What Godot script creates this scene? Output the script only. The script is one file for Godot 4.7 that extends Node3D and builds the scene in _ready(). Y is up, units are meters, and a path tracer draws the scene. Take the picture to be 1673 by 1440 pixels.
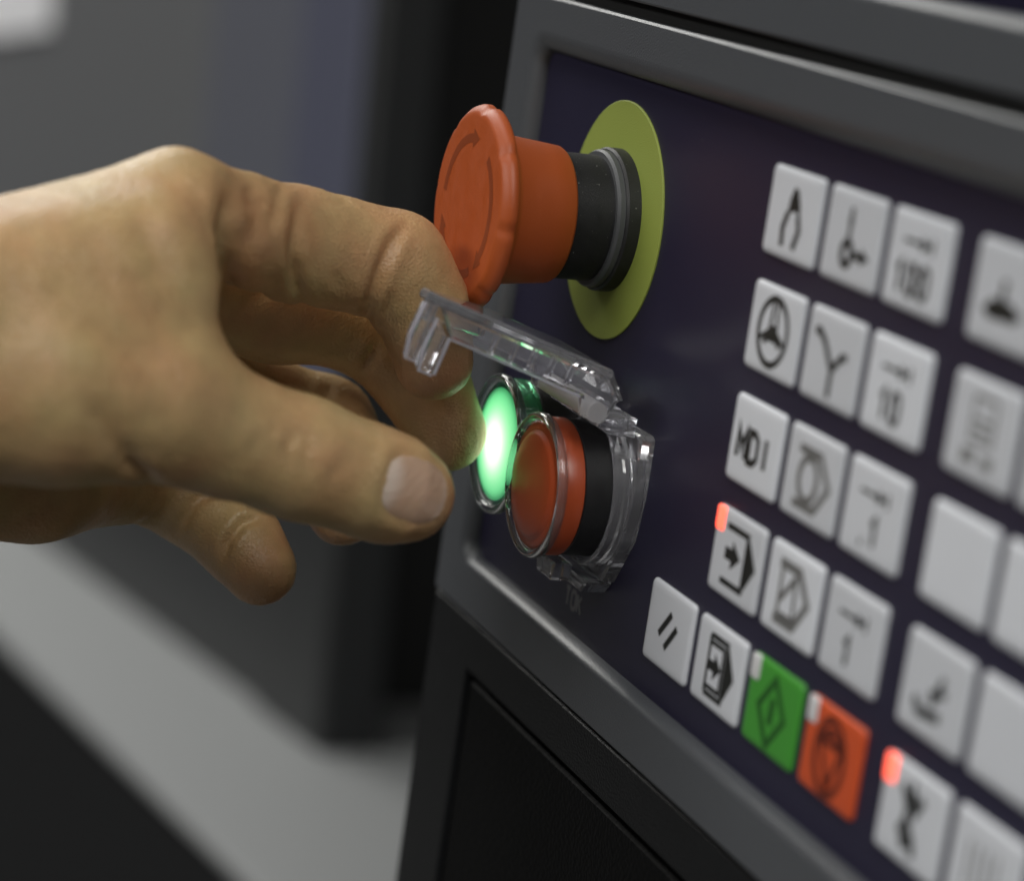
extends Node3D
# A hand lifting the clear guard of an illuminated push button on a machine control panel.
# All shapes are laid out in millimetres with x along the panel, y up the panel and z out of it, then scaled to metres.

const MM := 0.001
var rng := RandomNumberGenerator.new()
var mats := {}

# ---------------------------------------------------------------- scene tree helpers
func numbered(called: String, parent: Node) -> String:
	if not parent.has_node(called):
		return called
	var k := 1
	while parent.has_node("%s_%03d" % [called, k]):
		k += 1
	return "%s_%03d" % [called, k]

func thing(called: String, label: String, category: String, at := Vector3.ZERO, group := "") -> Node3D:
	var o := Node3D.new()
	o.name = numbered(called, self)
	add_child(o)
	o.position = at * MM
	o.set_meta("label", label)
	o.set_meta("category", category)
	if group != "":
		o.set_meta("group", group)
	return o

func obj(called: String, mesh: Mesh, m: Material, parent: Node = self, at := Vector3.ZERO) -> MeshInstance3D:
	var o := MeshInstance3D.new()
	o.name = numbered(called, parent)
	o.mesh = mesh
	o.material_override = m
	parent.add_child(o, true)
	o.position = at * MM
	return o

# ---------------------------------------------------------------- materials
func noise_image(n: int, freq: float, s: int, kind := FastNoiseLite.TYPE_SIMPLEX_SMOOTH, octaves := 3) -> Image:
	var f := FastNoiseLite.new()
	f.seed = s
	f.noise_type = kind
	f.frequency = freq
	f.fractal_octaves = octaves
	return f.get_seamless_image(n, n)

func bump_texture(im: Image, strength: float) -> ImageTexture:
	var c: Image = im.duplicate()
	c.convert(Image.FORMAT_RGBA8)
	c.bump_map_to_normal_map(strength)
	return ImageTexture.create_from_image(c)

# a colour texture that wanders between two colours with a noise
func tint_texture(im: Image, a: Color, b: Color) -> ImageTexture:
	var n := im.get_width()
	var c := Image.create(n, n, false, Image.FORMAT_RGB8)
	for y in n:
		for x in n:
			c.set_pixel(x, y, a.lerp(b, im.get_pixel(x, y).r))
	return ImageTexture.create_from_image(c)

func lin(r: float, g: float, b: float) -> Color:
	return Color(r, g, b).linear_to_srgb()

func mat(called: String, color: Color, rough: float, metal := 0.0) -> StandardMaterial3D:
	var m := StandardMaterial3D.new()
	m.resource_name = called
	m.albedo_color = color
	m.roughness = rough
	m.metallic = metal
	mats[called] = m
	return m

func grain(m: StandardMaterial3D, tex: Texture2D, strength: float, per_metre: float) -> void:
	m.normal_enabled = true
	m.normal_texture = tex
	m.normal_scale = strength
	m.uv1_triplanar = true
	m.uv1_scale = Vector3.ONE * per_metre

func glass(called: String, color: Color, alpha: float, rough: float) -> StandardMaterial3D:
	var m := mat(called, color, rough)
	m.refraction_enabled = true
	m.refraction_scale = 0.05
	m.transparency = BaseMaterial3D.TRANSPARENCY_ALPHA
	m.albedo_color.a = alpha
	return m

# ---------------------------------------------------------------- shape helpers
func quad(st: SurfaceTool, a: Vector3, b: Vector3, c: Vector3, d: Vector3) -> void:
	# given counter-clockwise from outside, written clockwise as the engine wants
	for p in [a, c, b, a, d, c]:
		st.add_vertex(p * MM)

func tri(st: SurfaceTool, a: Vector3, b: Vector3, c: Vector3) -> void:
	for p in [a, c, b]:
		st.add_vertex(p * MM)

# loops: closed rings of equally many points, counter-clockwise from +z, going up the outside; flat holds the bands kept faceted
func ring_bands(st: SurfaceTool, loops: Array, flat := [], smooth := 1) -> void:
	for k in loops.size() - 1:
		var lo: PackedVector3Array = loops[k]
		var hi: PackedVector3Array = loops[k + 1]
		st.set_smooth_group(0xFFFFFFFF if k in flat else smooth)
		for i in lo.size():
			var j := (i + 1) % lo.size()
			quad(st, lo[i], lo[j], hi[j], hi[i])

func cap(st: SurfaceTool, loop: PackedVector3Array, up: bool, smooth := 0xFFFFFFFF) -> void:
	var flatp := PackedVector2Array()
	for p in loop:
		flatp.append(Vector2(p.x, p.y))
	st.set_smooth_group(smooth)
	var t := Geometry2D.triangulate_polygon(flatp)
	for i in range(0, t.size(), 3):
		var a := loop[t[i]]
		var b := loop[t[i + 1]]
		var c := loop[t[i + 2]]
		var turn := (b - a).cross(c - a).z
		if (turn > 0.0) == up:
			tri(st, a, b, c)
		else:
			tri(st, a, c, b)

func begin() -> SurfaceTool:
	var st := SurfaceTool.new()
	st.begin(Mesh.PRIMITIVE_TRIANGLES)
	return st

func done(st: SurfaceTool) -> ArrayMesh:
	st.generate_normals()
	st.index()
	return st.commit()

func circle(r: float, z: float, n := 72, cx := 0.0, cy := 0.0) -> PackedVector3Array:
	var p := PackedVector3Array()
	for i in n:
		var a := TAU * i / n
		p.append(Vector3(cx + r * cos(a), cy + r * sin(a), z))
	return p

func rrect(x0: float, x1: float, y0: float, y1: float, r: float, z: float, seg := 6) -> PackedVector3Array:
	var p := PackedVector3Array()
	var centres := [Vector2(x1 - r, y0 + r), Vector2(x1 - r, y1 - r), Vector2(x0 + r, y1 - r), Vector2(x0 + r, y0 + r)]
	for k in 4:
		for i in seg + 1:
			var a := -PI / 2 + k * PI / 2 + PI / 2 * i / seg
			p.append(Vector3(centres[k].x + r * cos(a), centres[k].y + r * sin(a), z))
	return p

# a turned shape about z; profile of (radius, z) going up the outside; radius 0 closes it
func lathe(profile: Array, sharp := [], n := 72) -> ArrayMesh:
	var st := begin()
	var loops := []
	for q in profile:
		loops.append(circle(q.x, q.y, n))
	# one smooth group for each run between sharp corners
	var group := 1
	for k in loops.size() - 1:
		if k in sharp:
			group += 1
		ring_bands(st, [loops[k], loops[k + 1]], [], group)
	return done(st)

func inset(poly: PackedVector2Array, d: float) -> PackedVector2Array:
	var out := PackedVector2Array()
	var n := poly.size()
	for i in n:
		var a := poly[(i + n - 1) % n]
		var b := poly[i]
		var c := poly[(i + 1) % n]
		var na := (b - a).normalized().orthogonal() * -1.0
		var nb := (c - b).normalized().orthogonal() * -1.0
		# orthogonal() * -1 points left of the direction of travel, which is inward for a counter-clockwise outline
		var m := (na + nb).normalized()
		out.append(b + m * d / maxf(0.3, m.dot(na)))
	return out

func lift(poly: PackedVector2Array, h: float, t: Transform3D) -> PackedVector3Array:
	var p := PackedVector3Array()
	for q in poly:
		p.append(t * Vector3(q.x, q.y, h))
	return p

# an outline given a thickness and bevelled edges, placed by t
func add_prism(st: SurfaceTool, poly: PackedVector2Array, h0: float, h1: float, bevel: float, t := Transform3D.IDENTITY) -> void:
	var ccw := poly
	if Geometry2D.is_polygon_clockwise(poly):
		ccw = poly.duplicate()
		ccw.reverse()
	# is_polygon_clockwise works with y down, so check the signed area instead
	var area := 0.0
	for i in ccw.size():
		area += ccw[i].cross(ccw[(i + 1) % ccw.size()])
	if area < 0.0:
		ccw.reverse()
	var small := inset(ccw, bevel)
	var flip := t.basis.determinant() < 0.0
	var idx := Geometry2D.triangulate_polygon(small)
	var rows := [lift(small, h0, t), lift(ccw, h0 + bevel, t), lift(ccw, h1 - bevel, t), lift(small, h1, t)]
	st.set_smooth_group(0xFFFFFFFF)
	for k in 3:
		for i in ccw.size():
			var j := (i + 1) % ccw.size()
			if flip:
				quad(st, rows[k][i], rows[k + 1][i], rows[k + 1][j], rows[k][j])
			else:
				quad(st, rows[k][i], rows[k][j], rows[k + 1][j], rows[k + 1][i])
	for i in range(0, idx.size(), 3):
		var a := small[idx[i]]
		var b := small[idx[i + 1]]
		var c := small[idx[i + 2]]
		var ids := [idx[i], idx[i + 1], idx[i + 2]]
		if ((b - a).cross(c - a) < 0.0) != flip:
			ids = [idx[i], idx[i + 2], idx[i + 1]]
		tri(st, rows[3][ids[0]], rows[3][ids[1]], rows[3][ids[2]])
		tri(st, rows[0][ids[0]], rows[0][ids[2]], rows[0][ids[1]])

func prism(poly: PackedVector2Array, h0: float, h1: float, bevel: float, t := Transform3D.IDENTITY) -> ArrayMesh:
	var st := begin()
	add_prism(st, poly, h0, h1, bevel, t)
	return done(st)

func rect2(x0: float, x1: float, y0: float, y1: float) -> PackedVector2Array:
	return PackedVector2Array([Vector2(x0, y0), Vector2(x1, y0), Vector2(x1, y1), Vector2(x0, y1)])

func box(lo: Vector3, hi: Vector3, bevel: float) -> ArrayMesh:
	return prism(rect2(lo.x, hi.x, lo.y, hi.y), lo.z, hi.z, bevel)

# flat printed marks: a line of even width with mitred corners
func stroke(st: SurfaceTool, pts: Array, w: float, z: float, closed := false) -> void:
	var line := pts.duplicate()
	w *= 1.2
	if line[0].distance_to(line[-1]) < 0.001:
		line.pop_back()
		closed = true
	var n := line.size()
	var left := []
	var right := []
	for i in n:
		var p: Vector2 = line[i]
		var before: Vector2 = line[(i + n - 1) % n] if closed or i > 0 else p
		var after: Vector2 = line[(i + 1) % n] if closed or i < n - 1 else p
		var da := (p - before).normalized() if before != p else (after - p).normalized()
		var db := (after - p).normalized() if after != p else da
		var na := Vector2(-da.y, da.x)
		var m := (na + Vector2(-db.y, db.x)).normalized()
		var reach := w * 0.5 / maxf(0.45, m.dot(na))
		left.append(p + m * reach)
		right.append(p - m * reach)
	st.set_smooth_group(0xFFFFFFFF)
	for i in (n if closed else n - 1):
		var j := (i + 1) % n
		quad(st, Vector3(right[i].x, right[i].y, z), Vector3(right[j].x, right[j].y, z), Vector3(left[j].x, left[j].y, z), Vector3(left[i].x, left[i].y, z))

func fill(st: SurfaceTool, pts: Array, z: float) -> void:
	var loop := PackedVector3Array()
	for p in pts:
		loop.append(Vector3(p.x, p.y, z))
	cap(st, loop, true)

func arc(cx: float, cy: float, rx: float, ry: float, a0: float, a1: float, n := 20) -> Array:
	var out := []
	for i in n + 1:
		var a := deg_to_rad(lerpf(a0, a1, float(i) / n))
		out.append(Vector2(cx + rx * cos(a), cy + ry * sin(a)))
	return out

# ---------------------------------------------------------------- the scene
func _ready() -> void:
	rng.seed = 7
	# camera: long lens close to the panel, looking along it, focused on the red button's guard
	var cam := Camera3D.new()
	cam.name = "camera"
	add_child(cam)
	cam.transform = Transform3D(Basis(Vector3(0.345624, 0.141696, -0.927613), Vector3(-0.244099, 0.968078, 0.056927), Vector3(0.906068, 0.206754, 0.369179)), Vector3(0.49813, 0.06678, 0.21797))
	var lens := CameraAttributesPhysical.new()
	lens.frustum_focal_length = 73.5
	lens.exposure_aperture = 73.5 / 11.5
	lens.frustum_focus_distance = 0.532
	lens.frustum_near = 0.02
	lens.frustum_far = 20.0
	cam.attributes = lens
	cam.fov = 18.54
	cam.near = 0.02
	cam.far = 20.0
	cam.current = true
	var env := Environment.new()
	env.background_mode = Environment.BG_COLOR
	env.background_color = lin(0.014, 0.0145, 0.016)
	env.tonemap_mode = Environment.TONE_MAPPER_LINEAR
	env.tonemap_exposure = 1.0
	env.sdfgi_enabled = true
	env.ssao_enabled = true
	env.ssil_enabled = true
	var we := WorldEnvironment.new()
	we.name = "environment"
	we.environment = env
	add_child(we)
	# the hall's ceiling lamps; right and front ones are added for glints and fill
	var lamp_size := Vector2(1.2, 0.5)
	var lamp_white := Color(1.0, 0.995, 0.975)
	ceiling_lamp("ceiling_lamp", "white rectangular ceiling lamp above the hand and control panel", Vector3(250, 1500, 700), lamp_size, 0.2, lamp_white)
	ceiling_lamp("ceiling_lamp", "white rectangular ceiling lamp above the grey machine", Vector3(-1000, 1500, 600), lamp_size, 0.5, lamp_white)
	ceiling_lamp("ceiling_lamp", "added unseen white lamp to the right of the control panel", Vector3(1700, 1500, 500), lamp_size, 2.6, lamp_white)  # added for glints on the guard and side light on the hand
	ceiling_lamp("ceiling_lamp", "large added unseen white lamp out in front of the control panel", Vector3(250, 1150, 2400), Vector2(1.8, 1.0), 5.0, lamp_white)  # added to fill the panel face with frontal light
	ceiling_lamp("ceiling_lamp", "white rectangular ceiling lamp far along the machine on the left", Vector3(-3300, 1560, 560), Vector2(2.4, 1.4), 7.5, lamp_white)
	build_materials()
	build_machine()
	build_panel()
	build_keys()
	build_stop_button()
	push_button("illuminated_push_button", "round green push button, lit, in clear bezel beside the red one", Vector3(-4.0, -48.7, 0), true)
	push_button("illuminated_push_button", "round unlit red push button in clear bezel inside open clear guard", Vector3(20.0, -51.0, 0), false)
	build_guard()
	build_hand()

func ceiling_lamp(called: String, label: String, at: Vector3, size: Vector2, energy: float, color: Color) -> void:
	var t := thing(called, label, "lamp", at, "ceiling lamps of the hall")
	var w := size.x * 500.0
	var d := size.y * 500.0
	var body := mat("lamp_housing", lin(0.7, 0.7, 0.7), 0.5)
	obj("housing", box(Vector3(-w - 20, 6, -d - 20), Vector3(w + 20, 60, d + 20), 4), body, t)
	var glow := mat("lamp_diffuser", Color(0.9, 0.9, 0.9), 0.6)
	glow.emission_enabled = true
	glow.emission = color
	glow.emission_energy_multiplier = 1.5
	obj("diffuser", box(Vector3(-w, 0, -d), Vector3(w, 5, d), 1), glow, t)
	var l := AreaLight3D.new()
	l.name = "lamp_light"
	l.area_size = size
	l.area_normalize_energy = true
	l.light_energy = energy
	l.light_color = color
	l.shadow_enabled = true
	l.area_range = 12.0
	t.add_child(l)
	l.position = Vector3(0, -0.004, 0)
	l.rotation.x = -PI / 2

func build_materials() -> void:
	var fine := bump_texture(noise_image(256, 0.18, 3), 3.0)
	# greasy patches: uneven gloss
	var smudge := tint_texture(noise_image(256, 0.012, 17, FastNoiseLite.TYPE_SIMPLEX_SMOOTH, 5), Color(0.62, 0.62, 0.62), Color(0.88, 0.88, 0.88))
	var coarse := bump_texture(noise_image(256, 0.06, 5), 4.0)
	var m := mat("bezel_plastic", lin(0.072, 0.077, 0.086), 0.40)
	grain(m, fine, 0.25, 40.0)
	m = mat("body_plastic", lin(0.0065, 0.007, 0.0080), 0.42)
	m.metallic_specular = 0.3
	grain(m, fine, 0.4, 30.0)
	m = mat("textured_plastic", lin(0.0040, 0.0041, 0.0043), 0.6)
	m.metallic_specular = 0.2
	grain(m, coarse, 0.45, 40.0)
	m = mat("gap_rubber", lin(0.006, 0.006, 0.006), 0.8)
	m = mat("membrane", lin(0.0165, 0.0142, 0.037), 0.40)
	grain(m, fine, 0.18, 60.0)
	m = mat("print_white", lin(0.16, 0.16, 0.17), 0.5)
	m = mat("dust", lin(0.22, 0.22, 0.21), 0.9)
	m = mat("screen_dark", lin(0.014, 0.012, 0.028), 0.25)
	for tone in 3:
		m = mat("key_grey_%d" % tone, lin(0.66, 0.68, 0.73) * (0.94 + 0.035 * tone), 0.40 + 0.03 * tone)
		m.roughness_texture = smudge
		m.roughness = 0.62
		grain(m, fine, 0.12, 60.0)
	m = mat("key_green", lin(0.055, 0.30, 0.035), 0.42)
	m = mat("key_orange", lin(0.60, 0.085, 0.022), 0.42)
	m = mat("key_window", lin(0.66, 0.66, 0.67), 0.4)
	m = mat("symbol_black", lin(0.012, 0.013, 0.012), 0.5)
	m = mat("symbol_grey", lin(0.16, 0.16, 0.16), 0.5)
	m = mat("symbol_green", lin(0.012, 0.09, 0.01), 0.5)
	m = mat("symbol_brown", lin(0.12, 0.016, 0.006), 0.5)
	m = mat("led_lit", lin(0.9, 0.25, 0.2), 0.4)
	m.emission_enabled = true
	m.emission = Color(1.0, 0.33, 0.22)
	m.emission_energy_multiplier = 2.0
	m = mat("stop_orange", lin(0.41, 0.079, 0.0145), 0.45)
	m.roughness_texture = smudge
	m.roughness = 0.64
	grain(m, fine, 0.10, 50.0)
	m = mat("stop_mark", lin(0.25, 0.050, 0.0115), 0.45)
	m = mat("stop_disc", lin(0.27, 0.33, 0.060), 0.55)
	grain(m, fine, 0.15, 50.0)
	m = mat("button_black", lin(0.010, 0.010, 0.011), 0.5)
	m.roughness_texture = smudge
	m.roughness = 0.7
	grain(m, fine, 0.3, 60.0)
	m = mat("button_ring_grey", lin(0.07, 0.073, 0.078), 0.45)
	m = glass("clear_plastic", Color(0.98, 0.98, 1.0), 0.08, 0.03)
	m = glass("clear_bezel", Color(0.95, 0.95, 0.95), 0.04, 0.05)
	m = glass("red_lens", lin(0.46, 0.075, 0.020), 0.85, 0.36)
	m = glass("green_lens", lin(0.25, 0.80, 0.45), 0.15, 0.10)
	m = mat("green_reflection", lin(0.015, 0.10, 0.07), 0.25)  # colour of the green glow reflected in the clear bezel
	m = glass("glint_frost", Color(0.92, 0.92, 0.97), 0.30, 0.28)  # pale material for the imitated glints on the lid
	m = mat("frosted_pin", lin(0.62, 0.61, 0.60), 0.35)
	m = mat("red_reflector", lin(0.22, 0.05, 0.012), 0.5)
	m = mat("machine_sheet", lin(0.128, 0.131, 0.138), 0.5)
	m = mat("blend_blue", lin(0.092, 0.097, 0.142), 0.45)  # bluest tone of the stepped door strips
	m = mat("blend_grey_blue", lin(0.110, 0.115, 0.142), 0.5)  # middle tone of the stepped door strips
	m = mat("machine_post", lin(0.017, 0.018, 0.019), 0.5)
	m = mat("apron_paint", lin(0.016, 0.0165, 0.0175), 0.7)
	m.metallic_specular = 0.15
	m = mat("machine_black", lin(0.005, 0.005, 0.005), 0.7)
	m = mat("ledge_paint", lin(0.25, 0.258, 0.262), 0.5)
	m = mat("plate_white", lin(0.85, 0.85, 0.88), 0.5)
	m = mat("floor_grey", lin(0.10, 0.10, 0.10), 0.7)

# ---------------------------------------------------------------- the machine behind, far out of focus
func build_machine() -> void:
	var t := thing("machine_enclosure", "grey machine enclosure with dark post and pale ledge behind the hand", "machine", Vector3(-727, -367, -200))
	t.rotation.z = deg_to_rad(7.5)
	obj("carcass", box(Vector3(-2600, -13.5, -700), Vector3(-130, 1100, -30), 4), mats.machine_black, t)
	obj("blend_strip_grey_blue", box(Vector3(-330, 102, -28), Vector3(-142, 1100, -1), 4), mats.blend_grey_blue, t)  # middle strip, stepping the door colour from grey towards blue
	obj("corner_post", box(Vector3(-128, -13.5, -36), Vector3(-8, 1100, -2), 3), mats.machine_post, t)
	obj("door", box(Vector3(-2600, 102, -28), Vector3(-332, 1100, 0), 4), mats.machine_sheet, t)
	obj("blend_strip_blue", box(Vector3(-140, 102, -28), Vector3(-26, 1100, 0), 4), mats.blend_blue, t)  # bluest strip, standing in for a smooth grey to blue gradient
	obj("shade_strip", box(Vector3(-2600, -13.5, -28), Vector3(-130, 98, -6), 3), mats.machine_post, t)  # dark strip stands in for soft shade low on the door
	obj("ledge", box(Vector3(-2600, -22, -600), Vector3(420, -14, 99), 2), mats.ledge_paint, t)
	obj("apron", box(Vector3(-2600, -700, -600), Vector3(420, -24, 97), 3), mats.apron_paint, t)
	obj("notice_plate", box(Vector3(-1300, 368, 0), Vector3(-800, 640, 3), 1), mats.plate_white, t)
	var f := obj("floor", box(Vector3(-4000, -20, -3000), Vector3(3000, 0, 4000), 2), mats.floor_grey, self, Vector3(0, -1150, 0))
	f.set_meta("kind", "structure")
	f.set_meta("label", "grey workshop floor below the machine")
	f.set_meta("category", "floor")

# ---------------------------------------------------------------- control panel
func build_panel() -> Node3D:
	var t := thing("control_panel", "grey machine control panel with navy membrane and rows of pale keys", "control panel")
	# lower frame: outside, chamfered front edge, front face, rounded lip down to the membrane
	var loops := []
	loops.append(rrect(-62, 232, -96.3, 40.8, 0.8, -3))
	loops.append(rrect(-62, 232, -96.3, 40.8, 0.8, 3.1))
	loops.append(rrect(-61.5, 231.5, -95.9, 40.3, 0.8, 3.5))
	var n := 10
	for i in n + 1:
		var a := PI / 2 * i / n
		var o := 1.0 - sin(a)
		var z := 3.5 * cos(a)
		loops.append(rrect(-47 - 3.4 * o, 215 + 3 * o, -84.2 - 2.2 * o, 29.2 + 4.2 * o, 4.0 + 2.2 * o, z, 8))
	for k in 3:
		loops[k] = resample(loops[k], loops[3])
	var st := begin()
	ring_bands(st, loops.slice(0, 4), [0, 1, 2])
	ring_bands(st, loops.slice(3), [], 2)
	obj("frame", done(st), mats.bezel_plastic, t)
	st = begin()
	var sheet := rrect(-48.5, 217, -86, 31, 3.5, 0.0, 8)
	cap(st, sheet, true)
	obj("membrane_sheet", done(st), mats.membrane, t)
	# lower body with its recessed textured plate
	var body := [Vector2(-62.2, -420), Vector2(-37.2, -420), Vector2(-36.2, -108.5), Vector2(232, -108.5), Vector2(232, -96.6), Vector2(-62.2, -96.6)]
	obj("lower_body", prism(PackedVector2Array(body), -60, 3.0, 0.9), mats.body_plastic, t)
	obj("lower_plate", box(Vector3(-35.0, -420, -60), Vector3(232, -109.7, 2.4), 0.7), mats.textured_plastic, t)
	obj("lower_back", box(Vector3(-61, -420, -64), Vector3(231, -97, -61), 0.5), mats.gap_rubber, t)
	# gap and the screen surround above
	obj("gap_seal", box(Vector3(-61.5, 38, -20), Vector3(231, 46, 0.4), 0.3), mats.gap_rubber, t)
	var up := []
	up.append(rrect(-62, 232, 43.9, 260, 0.8, -3))
	up.append(rrect(-62, 232, 43.9, 260, 0.8, 3.1))
	up.append(rrect(-61.5, 231.5, 44.3, 259.5, 0.8, 3.5))
	for i in n + 1:
		var a := PI / 2 * i / n
		var o := 1.0 - sin(a)
		up.append(rrect(-30 - 3 * o, 200 + 3 * o, 55.5 - 2.2 * o, 245 + 3 * o, 4.0 + 2.0 * o, 3.5 * cos(a), 8))
	for k in 3:
		up[k] = resample(up[k], up[3])
	st = begin()
	ring_bands(st, up.slice(0, 4), [0, 1, 2])
	ring_bands(st, up.slice(3), [], 2)
	obj("screen_surround", done(st), mats.bezel_plastic, t)
	st = begin()
	cap(st, rrect(-31, 201, 54, 246, 3.5, 0.0, 8), true)
	obj("screen", done(st), mats.screen_dark, t)
	obj("housing", box(Vector3(-61, -97, -60), Vector3(231, 259, -20.5), 1), mats.body_plastic, t)
	obj("backing_plate", box(Vector3(-60, -95.5, -20), Vector3(230, 37.5, -1), 0.5), mats.body_plastic, t)
	word(t, "TOK", Vector2(9.0, -77.6), 3.6, mats.print_white)
	t.get_node("symbol").name = "lettering"
	t.get_node("lettering").position.z = -0.8 * MM
	# specks of dust on the membrane and the frame
	var flake := begin()
	cap(flake, PackedVector3Array([Vector3(-0.1, -0.05, 0), Vector3(0.05, -0.09, 0), Vector3(0.11, 0.02, 0), Vector3(0.0, 0.08, 0)]), true)
	var many := MultiMesh.new()
	many.transform_format = MultiMesh.TRANSFORM_3D
	many.mesh = done(flake)
	many.instance_count = 1400
	for i in many.instance_count:
		var p := Vector3(rng.randf_range(-46, 180), rng.randf_range(-83, 28), 0.03)
		if i % 2 == 0:
			p = Vector3(rng.randfn(-8, 26), rng.randfn(-38, 22), 0.03)
			p.x = clampf(p.x, -46, 200)
			p.y = clampf(p.y, -83, 28)
		elif i % 7 == 1:
			p = Vector3(rng.randf_range(-60, 200), [rng.randf_range(34.5, 40), rng.randf_range(-95, -87)][i % 2], 3.53)
		var s := 0.35 + 1.1 * pow(rng.randf(), 4.0)
		many.set_instance_transform(i, Transform3D(Basis(Vector3(0, 0, 1), rng.randf() * TAU).scaled(Vector3(s, s, s)), p * MM))
	var dust := MultiMeshInstance3D.new()
	dust.name = "dust"
	dust.multimesh = many
	dust.material_override = mats.dust
	dust.set_meta("kind", "stuff")
	t.add_child(dust)
	panel = t
	return t

var panel: Node3D

# the same outline with the point count of another loop, matched corner by corner
func resample(loop: PackedVector3Array, like: PackedVector3Array) -> PackedVector3Array:
	var a := loop.size() / 4
	var b := like.size() / 4
	var out := PackedVector3Array()
	for k in 4:
		for i in b:
			var s := float(i) / (b - 1) * (a - 1)
			var lo := int(floor(s))
			var hi := mini(lo + 1, a - 1)
			out.append(loop[k * a + lo].lerp(loop[k * a + hi], s - lo))
	return out

# ---------------------------------------------------------------- keys
const KW := 19.8
const KH := 15.9

func key_shape() -> ArrayMesh:
	var st := begin()
	var loops := [rrect(0, KW, 0, KH, 1.1, 0.02), rrect(0.05, KW - 0.05, 0.05, KH - 0.05, 1.1, 0.35), rrect(0.3, KW - 0.3, 0.3, KH - 0.3, 1.0, 0.62), rrect(0.8, KW - 0.8, 0.8, KH - 0.8, 0.9, 0.76), rrect(1.6, KW - 1.6, 1.6, KH - 1.6, 0.8, 0.8)]
	ring_bands(st, loops)
	cap(st, loops[4], true, 1)
	return done(st)

func window_shape() -> ArrayMesh:
	var st := begin()
	var loops := [rrect(0.15, 3.7, KH - 4.7, KH - 0.15, 0.7, 0.3), rrect(0.15, 3.7, KH - 4.7, KH - 0.15, 0.7, 0.80), rrect(0.4, 3.5, KH - 4.5, KH - 0.5, 0.6, 0.92)]
	ring_bands(st, loops)
	cap(st, loops[2], true, 1)
	return done(st)

func build_keys() -> void:
	var shape := key_shape()
	var window := window_shape()
	for row in 5:
		for col in range(-1, 5):
			if col == -1 and row != 4 or col == 4 and row == 0:
				continue
			var at := Vector3(68.28 + col * 22.16 + (5.3 if col >= 3 else 0.0), 22.16 - row * 0.0 - KH, 0)
			at = Vector3(68.28 + col * 22.5 + (5.3 if col >= 3 else 0.0), 22.16 - row * 20.84 - KH, 0)
			var m: Material = mats["key_grey_%d" % rng.randi_range(0, 2)]
			var grey := true
			var label := ""
			if row == 4 and col == 1:
				m = mats.key_green
				grey = false
				label = "green key with a diamond symbol"
			if row == 4 and col == 2:
				m = mats.key_orange
				grey = false
				label = "orange key with a ring symbol"
			var k := obj("key", shape, m, panel, at)
			if label != "":
				k.set_meta("label", label)
			var lit := row == 3 and col == 0 or row == 4 and col == 3
			if not grey or lit:
				var w := obj("indicator_window", window, mats.led_lit if lit else mats.key_window, k)
				if lit:
					w.set_meta("label", "lit red indicator window")
			symbol(k, row, col)

func P(x: float, y: float) -> Vector2:
	return Vector2(x * KW, y * KH)

func PS(list: Array) -> Array:
	var out := []
	for q in list:
		out.append(P(q[0], q[1]))
	return out

# bold capitals and figures drawn as strokes, each in a box 0.62 wide and 1 high
func word(k: Node3D, text: String, at: Vector2, height: float, m: Material) -> void:
	var glyphs := {
		"M": [[[0.0, 0.0], [0.0, 1.0], [0.31, 0.35], [0.62, 1.0], [0.62, 0.0]]],
		"D": [[[0.0, 0.0], [0.0, 1.0], [0.36, 1.0], [0.60, 0.80], [0.60, 0.20], [0.36, 0.0], [0.0, 0.0]]],
		"I": [[[0.31, 0.0], [0.31, 1.0]]],
		"0": [[[0.12, 0.0], [0.0, 0.18], [0.0, 0.82], [0.12, 1.0], [0.42, 1.0], [0.54, 0.82], [0.54, 0.18], [0.42, 0.0], [0.12, 0.0]]],
		"1": [[[0.08, 0.76], [0.33, 1.0], [0.33, 0.0]]],
		".": [[[0.26, 0.0], [0.44, 0.0]]],
		"T": [[[0.0, 1.0], [0.6, 1.0]], [[0.3, 1.0], [0.3, 0.0]]],
		"O": [[[0.14, 0.0], [0.0, 0.2], [0.0, 0.8], [0.14, 1.0], [0.48, 1.0], [0.62, 0.8], [0.62, 0.2], [0.48, 0.0], [0.14, 0.0]]],
		"K": [[[0.0, 0.0], [0.0, 1.0]], [[0.58, 1.0], [0.06, 0.45]], [[0.2, 0.6], [0.6, 0.0]]],
	}
	var st := begin()
	var step := 0.88 * height
	var x0 := at.x - step * text.length() * 0.5 + 0.1 * height
	for i in text.length():
		var n := 0
		for line in glyphs[text[i]]:
			var pts := []
			for q in line:
				pts.append(Vector2(x0 + step * i + q[0] * height, at.y + (q[1] - 0.5) * height))
			stroke(st, pts, 0.22 * height, 0.84 + 0.004 * n)
			n += 1
	obj("symbol", done(st), m, k)

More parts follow.
